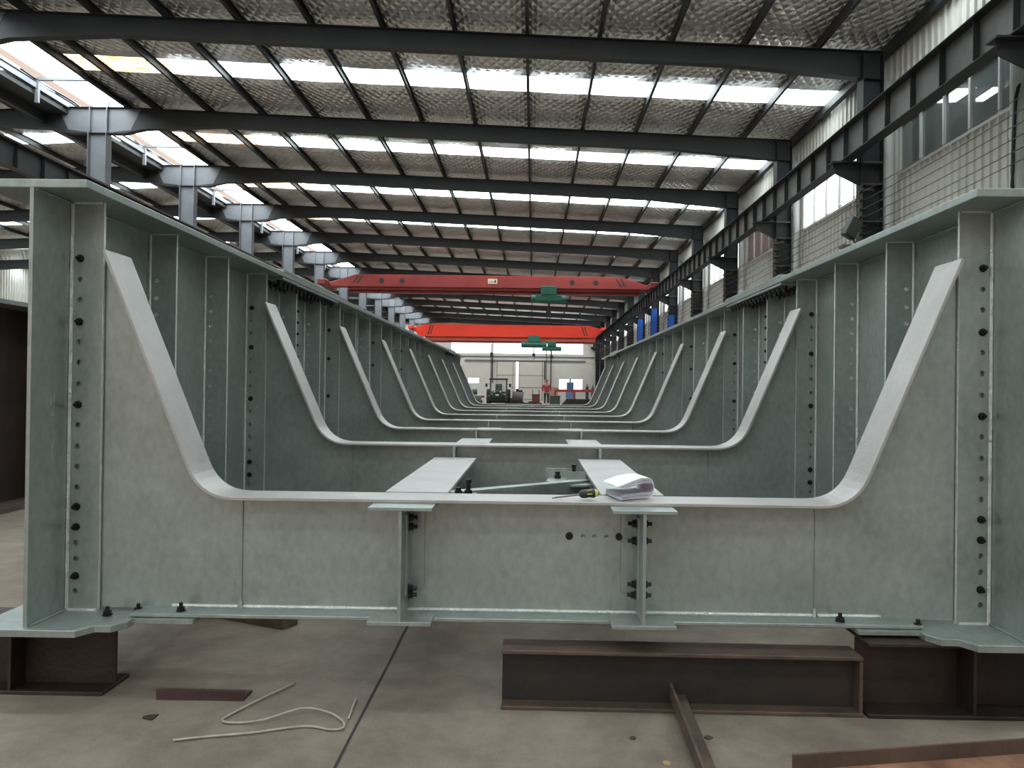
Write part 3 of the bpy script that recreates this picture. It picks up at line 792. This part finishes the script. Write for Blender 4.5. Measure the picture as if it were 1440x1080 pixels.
# rafters
def rafter_mesh():
    t = []
    top = []; bot = []
    X = [-13.2 - 20.6, -17, -14.6, -14.0, -12.4, -11.8, -9.5, 4.2, 7.15, 7.60]
    D = [.55, .44, .62, .78, .78, .62, .44, .44, .60, .62]
    return X, D
RX, RD = rafter_mesh()
def rafter(y, lab):
    t = empty('roof_beam', (0, y, 0)); tag(t, lab, 'roof beam', 'roof beams spanning the hall')
    bm = B(); pts = [(a, ztop(a) - .012) for a in RX] + [(a, ztop(a) - d_) for a, d_ in reversed(list(zip(RX, RD)))]
    prism(bm, pts, -.006, .006, 'y'); obj('web', bm, FRAMEG, t)
    for w in (0, 1):
        bm = B()
        zz = (lambda i: ztop(RX[i]) - .012) if w == 0 else (lambda i: ztop(RX[i]) - RD[i] - .012)
        for i in range(len(RX) - 1):
            V = [bm.verts.new((RX[j], yy, zz(j) + dz)) for j in (i, i + 1) for yy in (-.11, .11) for dz in (0, .012)]
            for f in ((0, 1, 3, 2), (4, 6, 7, 5), (0, 4, 5, 1), (2, 3, 7, 6), (0, 2, 6, 4), (1, 5, 7, 3)): bm.faces.new([V[q] for q in f])
        obj('flange', bm, FRAMEG, t)
    # pale connection plates above the left column, stub fins over the roof line
    bm = B(); prism(bm, [(-14.45, ztop(-14.45) - .02), (-13.5, 9.38), (-13.5, 8.64), (-14.15, 8.72)], -.012, -.0065, 'y')
    prism(bm, [(-11.95, ztop(-11.95) - .02), (-12.9, 9.38), (-12.9, 8.64), (-12.25, 8.72)], -.012, -.0065, 'y')
    prism(bm, [(-13.5, 9.38), (-12.9, 9.38), (-12.9, 8.64), (-13.5, 8.64)], -.012, -.0065, 'y')
    obj('connection_plate', bm, HAUN, t)
    for xx in (-13.46, -12.94):
        bm = B(); box(bm, xx - .012, xx + .012, -.11, .11, 8.65, 9.39); box(bm, xx - .012, xx + .012, -.05, .05, 9.415, 9.62); obj('end_plate', bm, COLG, t)
    return t
vis = [i for i, y in enumerate(BY) if y > 11]
r0 = None
for i, y in enumerate(BY):
    n = i - vis[0]
    lab = 'dark grey steel roof beam crossing the whole hall, %s of the roof beams ahead' % ORD[n] if n >= 0 else 'dark grey steel roof beam overhead behind the viewer'
    if r0 is None: r0 = rafter(y, lab)
    else:
        c = copy_tree(r0, None, (0, y, 0)); c['label'] = lab
# left columns
def hcol(name, x0, x1, w, z1, m, parts=True):
    t = empty(name)
    bm = B(); box(bm, x0 + .015, x1 - .015, -.006, .006, 0, z1); obj('web', bm, m, t)
    for a in (x0, x1 - .015):
        bm = B(); box(bm, a, a + .015, -w / 2, w / 2, 0, z1); obj('flange', bm, m, t)
    return t
c0 = hcol('steel_column', -13.48, -12.92, .32, 8.62, COLG)
for i, y in enumerate(BY):
    c = c0 if i == 0 else copy_tree(c0)
    c.location = (0, y, 0); n = i - vis[0]
    tag(c, 'grey steel column in the left row, %s of the row' % ORD[n] if n >= 0 else 'grey steel column of the left row behind the viewer', 'column', 'steel columns of the left row')
# right columns with bracket
RCOLS = []
c1 = hcol('steel_column', 7.15, 7.60, .34, 8.5, FRAMEG)
bm = B(); prism(bm, [(6.55, 6.10), (7.15, 6.10), (7.15, 5.62), (6.62, 5.88)], -.01, .01, 'y'); box(bm, 6.5, 7.15, -.14, .14, 6.10, 6.13)
obj('bracket', bm, FRAMEG, c1)
bm = B()
for z in (1.2, 2.1, 3.0, 3.9, 4.8, 5.62, 6.1, 7.0): box(bm, 7.165, 7.585, -.16, .16, z, z + .015)
obj('diaphragm', bm, COLG, c1)
for i, y in enumerate(BY):
    c = c1 if i == 0 else copy_tree(c1)
    c.location = (0, y, 0); n = i - vis[0]
    tag(c, 'dark grey steel column against the right wall, %s of the row' % ORD[n] if n >= 0 else 'dark steel column by the right wall behind the viewer', 'column', 'steel columns of the right wall'); RCOLS.append(c)

# crane runways
def runway(label, X, zt, h, wf, m, ml, cat='crane runway'):
    t = empty('crane_runway', (X, 0, 0)); tag(t, label, cat)
    bm = B(); box(bm, -.006, .006, YB, YF - .3, zt - h + .016, zt - .016); obj('web', bm, m, t)
    bm = B(); box(bm, -wf / 2, wf / 2, YB, YF - .3, zt - .016, zt); obj('top_flange', bm, ml, t)
    bm = B(); box(bm, -wf * .36, wf * .36, YB, YF - .3, zt - h, zt - h + .016); obj('bottom_flange', bm, ml, t)
    bm = B(); box(bm, -.035, .035, YB, YF - .3, zt, zt + .05); box(bm, -.015, .015, YB, YF - .3, zt + .05, zt + .1); obj('rail', bm, RUNB, t)
    sm = None; y = 4.0
    while y < YF - .5:
        if sm is None:
            bm = B(); box(bm, -wf * .3, wf * .3, -.006, .006, zt - h + .016, zt - .016); sm = mesh('web_stiffener', bm, ml)
        o = bpy.data.objects.new('web_stiffener', sm); COL.objects.link(o); o.parent = t; o.location = (0, y, 0); y += 1.0
    return t
runway('grey brown crane runway beam running along the right wall above the windows', 6.86, 6.86, .70, .36, RUN, FRAMEG)
runway('dark crane runway beam on the inner side of the left column row', -12.3, 6.66, .60, .30, FRAMEG, FRAMEG)
runway('brown crane runway beam on the outer side of the left column row', -14.3, 7.50, .62, .30, RUNB, RUNB)

# down pipes
bm = B()
for i, y in enumerate(BY):
    if y < 10 or y > 60: continue
    yy = y - .08 if y > 14 else 12.5
    bm = B(); cyl(bm, (7.76, yy, 0), (7.76, yy, 7.75), .115, n=16); cyl(bm, (7.76, yy, 7.72), (7.78, yy + .28, 8.0), .10, n=16)
    cyl(bm, (7.76, yy, 5.2), (7.76, yy, 5.32), .125, n=16)
    n = i - vis[0]
    tag(obj('drain_pipe', bm, PVC, smooth=False), 'white round drain pipe beside the %s right-hand column' % ORD[n], 'pipe', 'white drain pipes along the right wall')
# conductor wires along the right wall and their brackets
for i, z in enumerate((5.42, 5.24, 5.04, 4.87, 4.66, 4.50)):
    pts = []; y = YB + 1
    while y < 82:
        q = ((y - BY[0]) % 6) / 6; pts.append((7.10 + .03 * (i % 2), y, z - .10 * 4 * q * (1 - q) * .4)); y += 1.0
    bm = B(); tube(bm, pts, .0075, 5)
    tag(obj('power_wire', bm, BLK), 'thin black power wire strung along the right wall, %s from the top' % names[i], 'wire', 'power wires along the right wall')
for i, y in enumerate(BY):
    if y < 14: continue
    t = empty('wire_bracket', (7.1, y - .25, 0)); n = i - vis[0]
    tag(t, 'dark insulator bracket carrying the wires at the %s right-hand column' % ORD[n], 'bracket', 'insulator brackets of the wires')
    bm = B(); cyl(bm, (0, 0, 4.3), (0, 0, 5.6), .025, n=8); box(bm, -.01, .25, -.02, .02, 4.35, 4.4); box(bm, -.01, .25, -.02, .02, 5.45, 5.5); obj('rod', bm, RUNB, t)
    for z in (5.42, 5.24, 5.04, 4.87, 4.66, 4.50):
        bm = B(); cyl(bm, (-.06, 0, z), (.07, 0, z), .04, n=8); obj('insulator', bm, BLK, t)
for i, y in enumerate(BY):
    if y < 14 or y > 45: continue
    bm = B(); tube(bm, [(7.15, y - .15, 3.9), (7.1, y - .6, 4.0), (7.05, y - 1.7, 4.0)], .022, 6)
    tag(obj('conduit_arm', bm, PVC), 'pale bent conduit arm below the wires at the %s right-hand column' % ORD[i - vis[0]], 'pipe', 'conduit arms below the wires')
bm = B(); tube(bm, smoothp([(7.70, 12.37, 6.0), (7.64, 12.38, 5.6), (7.62, 12.40, 4.4), (7.64, 12.38, 3.8)]), .03, 8)
tag(obj('cable', bm, BLK, smooth=True), 'thick black cable hanging in front of the white pipe at the right edge', 'cable')
# floodlight
t = empty('floodlight', (6.83, 16.7, 4.60)); tag(t, 'dark rectangular floodlight mounted above the right girder by the wires', 'floodlight')
M = Matrix.Rotation(.45, 4, 'Y') @ Matrix.Rotation(.3, 4, 'Z')
bm = B(); box(bm, -.14, .14, -.09, .09, -.22, .22, M); obj('housing', bm, LAMPG, t, bevel=.015)
bm = B(); box(bm, -.12, .12, -.102, -.092, -.19, .19, M); obj('lens', bm, mat('floodlight glass', (.06, .065, .065), .15), t)
bm = B(); tube(bm, [(.0, .0, -.2), (.12, .05, -.36), (.3, .1, -.36)], .02, 6); obj('arm', bm, RUNB, t)
bm = B(); box(bm, -.2, .3, -.1, .2, -.42, -.37); obj('mount_plate', bm, RUNB, t)

# blue sheets fixed to three far right columns
for ci, z0, z1, w in ((10, 3.4, 5.1, .30), (11, 2.8, 6.05, .34), (12, 2.6, 6.0, .34)):
    bm = B(); box(bm, 7.10, 7.10 + w, -.30, -.18, z0, z1); box(bm, 7.10, 7.14, -.18, .17, z0, z1)
    o = obj('blue_sheet', bm, BLUE, RCOLS[ci]); o['label'] = 'bright blue upright sheet'
# overhead cranes
def crane(y, x0, x1, zt, zb, m, m2, label, tapered, trolley):
    t = empty('overhead_crane', (0, y, 0)); tag(t, label, 'overhead crane')
    hh = zt - zb; zm = zb + hh * .32
    prof = [(x0, 7.22), (x0 + .9 + tapered, zt), (x1 - .9 - tapered, zt), (x1, 7.22), (x1, 7.0), (x1 - .75, zm), (x0 + .75, zm), (x0, 7.0)]
    bm = B(); prism(bm, prof, -.35, .35, 'y'); obj('box_girder', bm, m, t, bevel=.02)
    bm = B(); box(bm, x0 + 1.2, x1 - .6, -.16, .16, zb, zb + .03); box(bm, x0 + 1.2, x1 - .6, -.012, .012, zb, zm)
    prism(bm, [(x0 + 1.2, zm), (x1 - .6, zm), (x1 - .6, zb + .18), (x0 + 1.2, zb + .18)], -.2, .2, 'y'); obj('track_beam', bm, m2, t)
    for xx in (x0 - .1, x1 + .1):
        e = B(); box(e, xx - .22, xx + .22, -1.4, 1.4, 7.0, 7.3); ec = obj('end_carriage', e, m, t, bevel=.02)
        bm = B(); 
        for dy in (-1.1, 1.1): cyl(bm, (xx - .06, dy, 7.13), (xx + .06, dy, 7.13), .16, n=16)
        obj('wheel', bm, BLK, ec)
    for xx in (x0 + 1.6, x0 + 1.85, x1 - 1.9, x1 - 1.65):
        s = 1 if xx > 0 else -1; bm = B()
        prism(bm, [(xx - s * .15, zt - .1), (xx - s * .15 + .1, zt - .1), (xx + s * .15 + .1, zm + .18), (xx + s * .15, zm + .18)], -.362, -.35, 'y')
        obj('stripe', bm, FRAMEG, t)
    return t
c = crane(45.6, -12.2, 6.76, 7.74, 6.68, RED1, RED1, 'dark red overhead crane girder spanning the hall, the nearer of two', .8, 0)
bm = B()
for xx in (-9.0, -7.8, 2.2, 3.6): cyl(bm, (xx, -.362, 7.38), (xx, -.35, 7.38), .15, n=14)
obj('patch', bm, FRAMEG, c)
PL = bm = B(); box(bm, -2.75, -2.2, -.375, -.352, 7.26, 7.55); pl = obj('name_plate', bm, mat('pale plate', (.62, .58, .42), .6), c)
bm = B()
for q, xx in enumerate((-2.68, -2.60, -2.53, -2.47)): box(bm, xx, xx + .03, -.379, -.3755, 7.32, 7.42)
prism(bm, [(-2.40, 7.32), (-2.25, 7.32), (-2.29, 7.5), (-2.33, 7.5)], -.379, -.3755, 'y'); obj('plate_mark', bm, FRAMEG, pl)
c = crane(77.2, -12.1, 6.76, 7.55, 5.75, RED2, RED3, 'bright red overhead crane girder spanning the hall, farther and lower in view', .4, 0)
def hoist(y, X, z, label, s=1.):
    t = empty('crane_hoist', (X, y, z)); tag(t, label, 'hoist')
    bm = B(); box(bm, -.75 * s, .75 * s, -.25, .25, -.55 * s, -.2 * s); cyl(bm, (-1.0 * s, 0, -.42 * s), (1.0 * s, 0, -.42 * s), .24 * s, n=14); box(bm, -.45 * s, .45 * s, -.3, .3, -.2 * s, .3 * s)
    obj('drum_body', bm, GRN, t, bevel=.02)
    bm = B(); cyl(bm, (0, 0, -1.1 * s), (0, 0, -.5 * s), .035, n=6); box(bm, -.14, .14, -.08, .08, -1.35 * s, -1.1 * s); tube(bm, [(0, 0, -1.35 * s), (.1, 0, -1.5 * s), (0, 0, -1.62 * s), (-.08, 0, -1.52 * s)], .035, 6)
    obj('hook', bm, BLK, t)
hoist(44.9, .82, 6.78, 'green hoist hanging from the dark red crane')
hoist(76.4, .0, 6.1, 'green hoist under the bright red crane, the left of two', 1.25)
hoist(75.6, 1.75, 5.55, 'green hoist in front of the far window band, right of its twin', .95)
bm = B(); tube(bm, [(1.25, 77.0, 5.7), (1.27, 77.0, 1.4)], .04, 6); box(bm, 1.2, 1.34, 76.94, 77.06, 1.0, 1.4)
tag(obj('pendant_control', bm, BLK), 'black pendant cable hanging in front of the far wall, beside the worker', 'cable')
bm = B(); tube(bm, [(-4.2, 76.3, 5.6), (-4.2, 76.3, 2.0)], .05, 6); box(bm, -4.32, -4.08, 76.2, 76.4, 4.35, 4.75)
tag(obj('pendant_control', bm, BLK), 'black pendant cable hanging above the tractor', 'cable')

# ------------------------------------------------------------------ far floor objects
# rusty plate girder behind the left girder
t = empty('plate_girder', (-4.35, 12, 0)); tag(t, 'tall dark brown plate girder standing on the floor at the left edge', 'steel girder')
bm = B(); box(bm, -.01, .01, -7.5, 8, .035, 1.62); obj('web', bm, RUST, t)
bm = B(); box(bm, -.28, .28, -7.5, 8, 1.62, 1.655); obj('top_flange', bm, mat('highlit top flange', (.30, .31, .32), .35, .6, .2, 3), t)  # whitish highlight along the top put into the flange colour
bm = B(); box(bm, -.28, .28, -7.5, 8, 0, .035); obj('bottom_flange', bm, RUSTB, t)
y = -7.2
while y < 8:
    bm = B(); box(bm, .01, .25, y, y + .02, .035, 1.62); box(bm, -.25, -.01, y, y + .02, .035, 1.62); obj('stiffener', bm, RUST, t); y += .9
t = empty('plate_girder', (-6.2, 14, 0)); tag(t, 'second dark plate girder lying behind the tall one at the left edge', 'steel girder')
bm = B(); box(bm, -.01, .01, -7, 8, .035, 1.5); obj('web', bm, RUST, t)
for z in (0, 1.5):
    bm = B(); box(bm, -.3, .3, -7, 8, z, z + .035); obj('flange', bm, RUSTB, t)

# tractor
t = empty('tractor', (-2.55, 56, 0)); tag(t, 'small grey green cab tractor parked far down the hall left of the door gap', 'tractor')
bm = B(); box(bm, -.34, .34, -1.5, .2, .45, 1.0); obj('bonnet', bm, TRAC, t, bevel=.05)
bm = B(); box(bm, -.55, .55, -1.2, 1.2, .22, .72); box(bm, -.5, .5, -.9, -.75, .1, .4); obj('chassis', bm, BLK, t, bevel=.03)
bm = B(); box(bm, -.26, .26, -1.52, -1.5, .5, .9); obj('grille', bm, BLK, t)
bm = B(); box(bm, -.12, .12, -1.54, -1.52, .62, .74); 
for xx in (-.24, .18): box(bm, xx, xx + .09, -1.54, -1.52, .86, .95)
obj('headlamp', bm, PVC, t)
bm = B()
for xx in (-.62, .55):
    for yy in (.0, 1.2): box(bm, xx, xx + .07, yy, yy + .07, .9, 1.78)
box(bm, -.62, .62, 0, 1.27, .75, .92); obj('cab_frame', bm, TRAC, t)
bm = B(); box(bm, -.68, .68, -.1, 1.35, 1.78, 1.88); obj('roof', bm, FRAMEG, t, bevel=.03)
bm = B(); box(bm, -.55, .55, .02, .03, .92, 1.78); obj('windscreen', bm, GLAS, t)
bm = B(); box(bm, -.25, .25, .8, 1.1, .9, 1.5); obj('seat', bm, BLK, t, bevel=.04)
for (xx, yy, r, w) in ((-.62, -1.1, .34, .2), (.62, -1.1, .34, .2), (-.72, .75, .55, .3), (.72, .75, .55, .3)):
    bm = B(); cyl(bm, (xx - w / 2, yy, r), (xx + w / 2, yy, r), r, n=24); cyl(bm, (xx - w / 2 - .01, yy, r), (xx + w / 2 + .01, yy, r), r * .5, n=16); obj('wheel', bm, TYRE, t, bevel=.02)
bm = B()
for xx in (-.86, .86): box(bm, xx - .08, xx + .08, 0, .04, 1.25, 1.5); box(bm, min(xx, xx * .7), max(xx, xx * .7), .0, .03, 1.45, 1.48)
obj('mirror', bm, BLK, t)

# person (worker)
def skin_body(name, pts, edges, m, parent, lv=2, seam=None):
    me = bpy.data.meshes.new(name); me.from_pydata([p[0] for p in pts], edges, []); o = bpy.data.objects.new(name, me); COL.objects.link(o)
    sk = o.modifiers.new('s', 'SKIN'); me.skin_vertices.new() if not me.skin_vertices else None
    for i, p in enumerate(pts):
        sv = me.skin_vertices[0].data[i]; sv.radius = (p[1], p[2] if len(p) > 2 else p[1]); sv.use_root = (i == 0)
    sb = o.modifiers.new('u', 'SUBSURF'); sb.levels = sb.render_levels = lv
    dg = bpy.context.evaluated_depsgraph_get(); me2 = bpy.data.meshes.new_from_object(o.evaluated_get(dg))
    o.modifiers.clear(); o.data = me2; me2.materials.clear(); me2.materials.append(m)
    for p in me2.polygons: p.use_smooth = True
    o.parent = parent; return o
wp = empty('person', (.92, 53.6, 0)); tag(wp, 'person in red jacket and red helmet standing beyond the far end of the bridge', 'person')
body = [((0, 0, .95), .14, .11), ((0, 0, 1.15), .14, .10), ((0, 0, 1.36), .17, .11), ((0, 0, 1.48), .07, .06), ((0, -.01, 1.56), .055, .06), ((0, -.02, 1.66), .085, .10), ((0, -.02, 1.74), .06, .07),
        ((.20, 0, 1.38), .055), ((.27, .0, 1.12), .045), ((.16, -.16, 1.02), .036), ((.10, -.2, 1.02), .03),
        ((-.20, 0, 1.38), .055), ((-.27, 0, 1.12), .045), ((-.16, -.16, 1.0), .036), ((-.10, -.2, 1.0), .03),
        ((.10, 0, .86), .09), ((.11, .0, .48), .06), ((.11, .02, .10), .042), ((.12, -.1, .045), .04, .03),
        ((-.10, 0, .86), .09), ((-.11, .0, .48), .06), ((-.12, .02, .10), .042), ((-.13, -.1, .045), .04, .03)]
ed = [(0, 1), (1, 2), (2, 3), (3, 4), (4, 5), (5, 6), (2, 7), (7, 8), (8, 9), (9, 10), (2, 11), (11, 12), (12, 13), (13, 14), (0, 15), (15, 16), (16, 17), (17, 18), (0, 19), (19, 20), (20, 21), (21, 22)]
skin_body('body', body, ed, SKIN, wp)
jk = [((0, 0, .86), .19, .15), ((0, 0, 1.12), .18, .14), ((0, 0, 1.36), .20, .135), ((0, 0, 1.47), .10, .09),
      ((.21, 0, 1.38), .085), ((.30, 0, 1.13), .075), ((.2, -.14, 1.02), .06), ((-.21, 0, 1.38), .085), ((-.30, 0, 1.13), .075), ((-.2, -.14, 1.0), .06)]
skin_body('jacket', jk, [(0, 1), (1, 2), (2, 3), (2, 4), (4, 5), (5, 6), (2, 7), (7, 8), (8, 9)], REDC, wp)
tr = [((0, 0, .93), .15, .12), ((.10, 0, .82), .105), ((.11, 0, .48), .078), ((.11, .02, .13), .06), ((-.10, 0, .82), .105), ((-.11, 0, .48), .078), ((-.12, .02, .13), .06)]
skin_body('trousers', tr, [(0, 1), (1, 2), (2, 3), (0, 4), (4, 5), (5, 6)], TROU, wp)
for s in (-1, 1):
    bm = B(); box(bm, s * .12 - .05, s * .12 + .05, -.17, .09, 0, .09); obj('shoe', bm, SHOE, wp, bevel=.02)
bm = B(); bmesh.ops.create_uvsphere(bm, u_segments=16, v_segments=10, radius=.13, matrix=Matrix.Translation((0, -.02, 1.72)) @ Matrix.Diagonal((1, 1.15, .8, 1)))
bmesh.ops.delete(bm, geom=[v for v in bm.verts if v.co.z < 1.69], context='VERTS'); cyl(bm, (0, -.04, 1.685), (0, -.04, 1.70), .145, n=18)
obj('helmet', bm, mat('red helmet shell', (.42, .03, .03), .35), wp, smooth=True)
bm = B(); bmesh.ops.create_uvsphere(bm, u_segments=8, v_segments=6, radius=.016, matrix=Matrix.Translation((0, -.125, 1.63)))
obj('nose', bm, SKIN, wp, smooth=True)
bm = B()
for s in (-1, 1): bmesh.ops.create_uvsphere(bm, u_segments=8, v_segments=6, radius=.011, matrix=Matrix.Translation((s * .033, -.112, 1.655)))
box(bm, -.025, .025, -.122, -.112, 1.59, 1.597); obj('face_features', bm, BLK, wp)

# clutter
def lump(name, label, cat, x_, y_, z_, boxes, m, rz=0., parts=None):
    bm = B()
    for b in boxes: box(bm, *b)
    o = obj(name, bm, m, bevel=.01); o.location = (x_, y_, z_); o.rotation_euler = (0, 0, rz); return tag(o, label, cat)
t = empty('red_rack', (3.75, 60, 0)); tag(t, 'long low red steel rack beside the far right window', 'rack')
bm = B(); box(bm, -2.1, 2.2, -.05, .05, .95, 1.15); box(bm, -2.1, 2.2, .9, 1.0, .95, 1.15); obj('rail', bm, mat('red rack paint', (.40, .03, .03), .5), t)
for xx in (-2.1, -.6, .9, 2.1):
    bm = B(); box(bm, xx, xx + .12, -.05, .05, 0, .95); box(bm, xx, xx + .12, .9, 1.0, 0, .95); obj('leg', bm, RED1, t)
t = empty('blue_machine', (3.0, 63, 0)); tag(t, 'blue upright machine standing behind the red rack', 'machine')
bm = B(); box(bm, -.35, .35, -.3, .3, 0, 1.0); obj('base', bm, mat('pale blue machine paint', (.12, .22, .38), .5), t, bevel=.02)
bm = B(); box(bm, -.28, .28, -.2, .2, 1.0, 1.75); obj('head', bm, mat('mid blue machine paint', (.08, .16, .30), .5), t, bevel=.04)
bm = B(); cyl(bm, (0, 0, 1.75), (0, 0, 2.0), .06); obj('spindle', bm, CHROME, t)
for q, (xx, h) in enumerate(((4.35, 1.6), (4.8, 1.5))):
    bm = B(); cyl(bm, (0, 0, 0), (0, 0, h - .25), .13, n=12); cyl(bm, (0, 0, h - .25), (0, 0, h - .12), .13, .05, 12); cyl(bm, (0, 0, h - .12), (0, 0, h), .04, n=8)
    o = obj('gas_cylinder', bm, TRAC, smooth=False); o.location = (xx, 62.5, 0); tag(o, 'dark upright gas cylinder behind the red rack, the %s one' % ('left' if q == 0 else 'right'), 'gas cylinder')
lump('steel_stack', 'low stack of dark steel sections on the floor right of the worker', 'steel stack', 3.75, 57.6, 0,
     [(-1.6 + .1 * i, 2.4 - .15 * i, -.8 + .12 * i, .9 - .1 * i, .11 * i, .11 * i + .1) for i in range(4)], RUST)
lump('steel_stack', 'dark steel offcuts lying beside the worker on the left', 'steel stack', .1, 57.5, 0, [(-.8, .5, -.2, .2, 0, .12), (-.4, .2, -.1, .3, .12, .22)], RUST, .3)
lump('storage_box', 'grey green box on the floor just right of the worker', 'box', 1.55, 56.2, 0, [(-.35, .4, -.3, .3, 0, .62), (-.38, .43, -.33, .33, .62, .67)], TRAC)
lump('crate', 'small dark crate on the floor between tractor and engine unit', 'crate', -1.75, 58.5, 0, [(-.2, .2, -.2, .2, 0, .45)], RUNB)
lump('red_cart', 'small dark red cart left of the worker', 'cart', .2, 60, 0, [(-.3, .3, -.3, .3, 0, .7), (-.34, .34, -.34, .34, .7, .75), (-.28, -.22, .25, .3, .75, 1.1), (.22, .28, .25, .3, .75, 1.1)], mat('dull red cart paint', (.13, .03, .025), .6))
lump('cardboard_box', 'tall tan box against the far wall, right of the worker', 'box', 1.75, 70, 0, [(-.5, .5, -.3, .3, 0, 1.35)], mat('tan cardboard', (.38, .27, .18), .8))
t = empty('engine_unit', (-1.2, 57, 0)); tag(t, 'dark round engine unit on the floor right of the tractor', 'machine')
bm = B(); cyl(bm, (-.35, 0, .55), (.45, 0, .5), .42, n=18); obj('drum', bm, mat('brown grey machine', (.12, .10, .10), .6, .2, .3, 4), t, bevel=.03)
bm = B(); box(bm, -.4, .5, -.3, .3, 0, .2); obj('skid', bm, RUST, t)
bm = B(); cyl(bm, (0, 0, .9), (0, 0, 1.15), .1); box(bm, .1, .4, -.1, .1, .9, 1.05); obj('fitting', bm, BLK, t)
t = empty('motor_parts', (-4.35, 57, 0)); tag(t, 'heap of dark motor parts at the foot of the far left window', 'machine')
bm = B(); cyl(bm, (-.3, 0, .85), (.2, 0, .9), .22, n=14); cyl(bm, (-.1, 0, .35), (.5, 0, .3), .28, n=14); box(bm, -.4, .6, -.3, .3, 0, .3); obj('casing', bm, TRAC, t, bevel=.02)
bm = B(); cyl(bm, (.1, -.1, .5), (.75, -.1, .55), .08, n=10); obj('shaft', bm, RED1, t)
lump('partition_sheet', 'pale low partition sheet standing behind the tractor', 'sheet', -2.5, 66, 0, [(-4.2, .6, 0, .05, 0, 1.62)], WALLW)
t = empty('jib_arm', (6.9, 62, 0)); tag(t, 'dark jib arm machine beside the right wall at the far end', 'machine')
bm = B(); cyl(bm, (0, 0, 0), (-.1, 0, 2.6), .18, n=10); box(bm, -.4, .4, -.3, .3, 0, .5); obj('post', bm, BLK, t)
bm = B(); tube(bm, [(-.1, 0, 2.5), (-.35, 0, 2.9), (.2, -.2, 3.2), (1.0, -.6, 3.9)], .07, 8); obj('arm', bm, PURL, t)
lump('shelf_unit', 'dark shelf of parts right of the red rack', 'shelf', 6.3, 64, 0, [(-.45, .45, -.2, .2, z, z + .06) for z in (.1, .7, 1.3, 1.9)] + [(-.45, -.39, -.2, .2, 0, 1.9), (.39, .45, -.2, .2, 0, 1.9), (-.3, .1, -.15, .15, 1.36, 1.6), (-.3, .3, -.15, .15, .76, 1.1)], RUNB)

# ------------------------------------------------------------------ light
w = bpy.data.worlds.new('overcast'); SC.world = w; w.use_nodes = True
bg = w.node_tree.nodes['Background']; bg.inputs['Color'].default_value = (1.0, .80, .67, 1); bg.inputs['Strength'].default_value = .84

SC.view_settings.view_transform = 'Standard'; SC.view_settings.look = 'None'
SC.view_settings.gamma = 1; SC.view_settings.exposure = 0.02; SC.view_settings.use_curve_mapping = False
SC.cycles.use_denoising = True
SC.cycles.max_bounces = 8; SC.cycles.diffuse_bounces = 5; SC.cycles.glossy_bounces = 4; SC.cycles.transparent_max_bounces = 12
SC.cycles.sample_clamp_indirect = 6
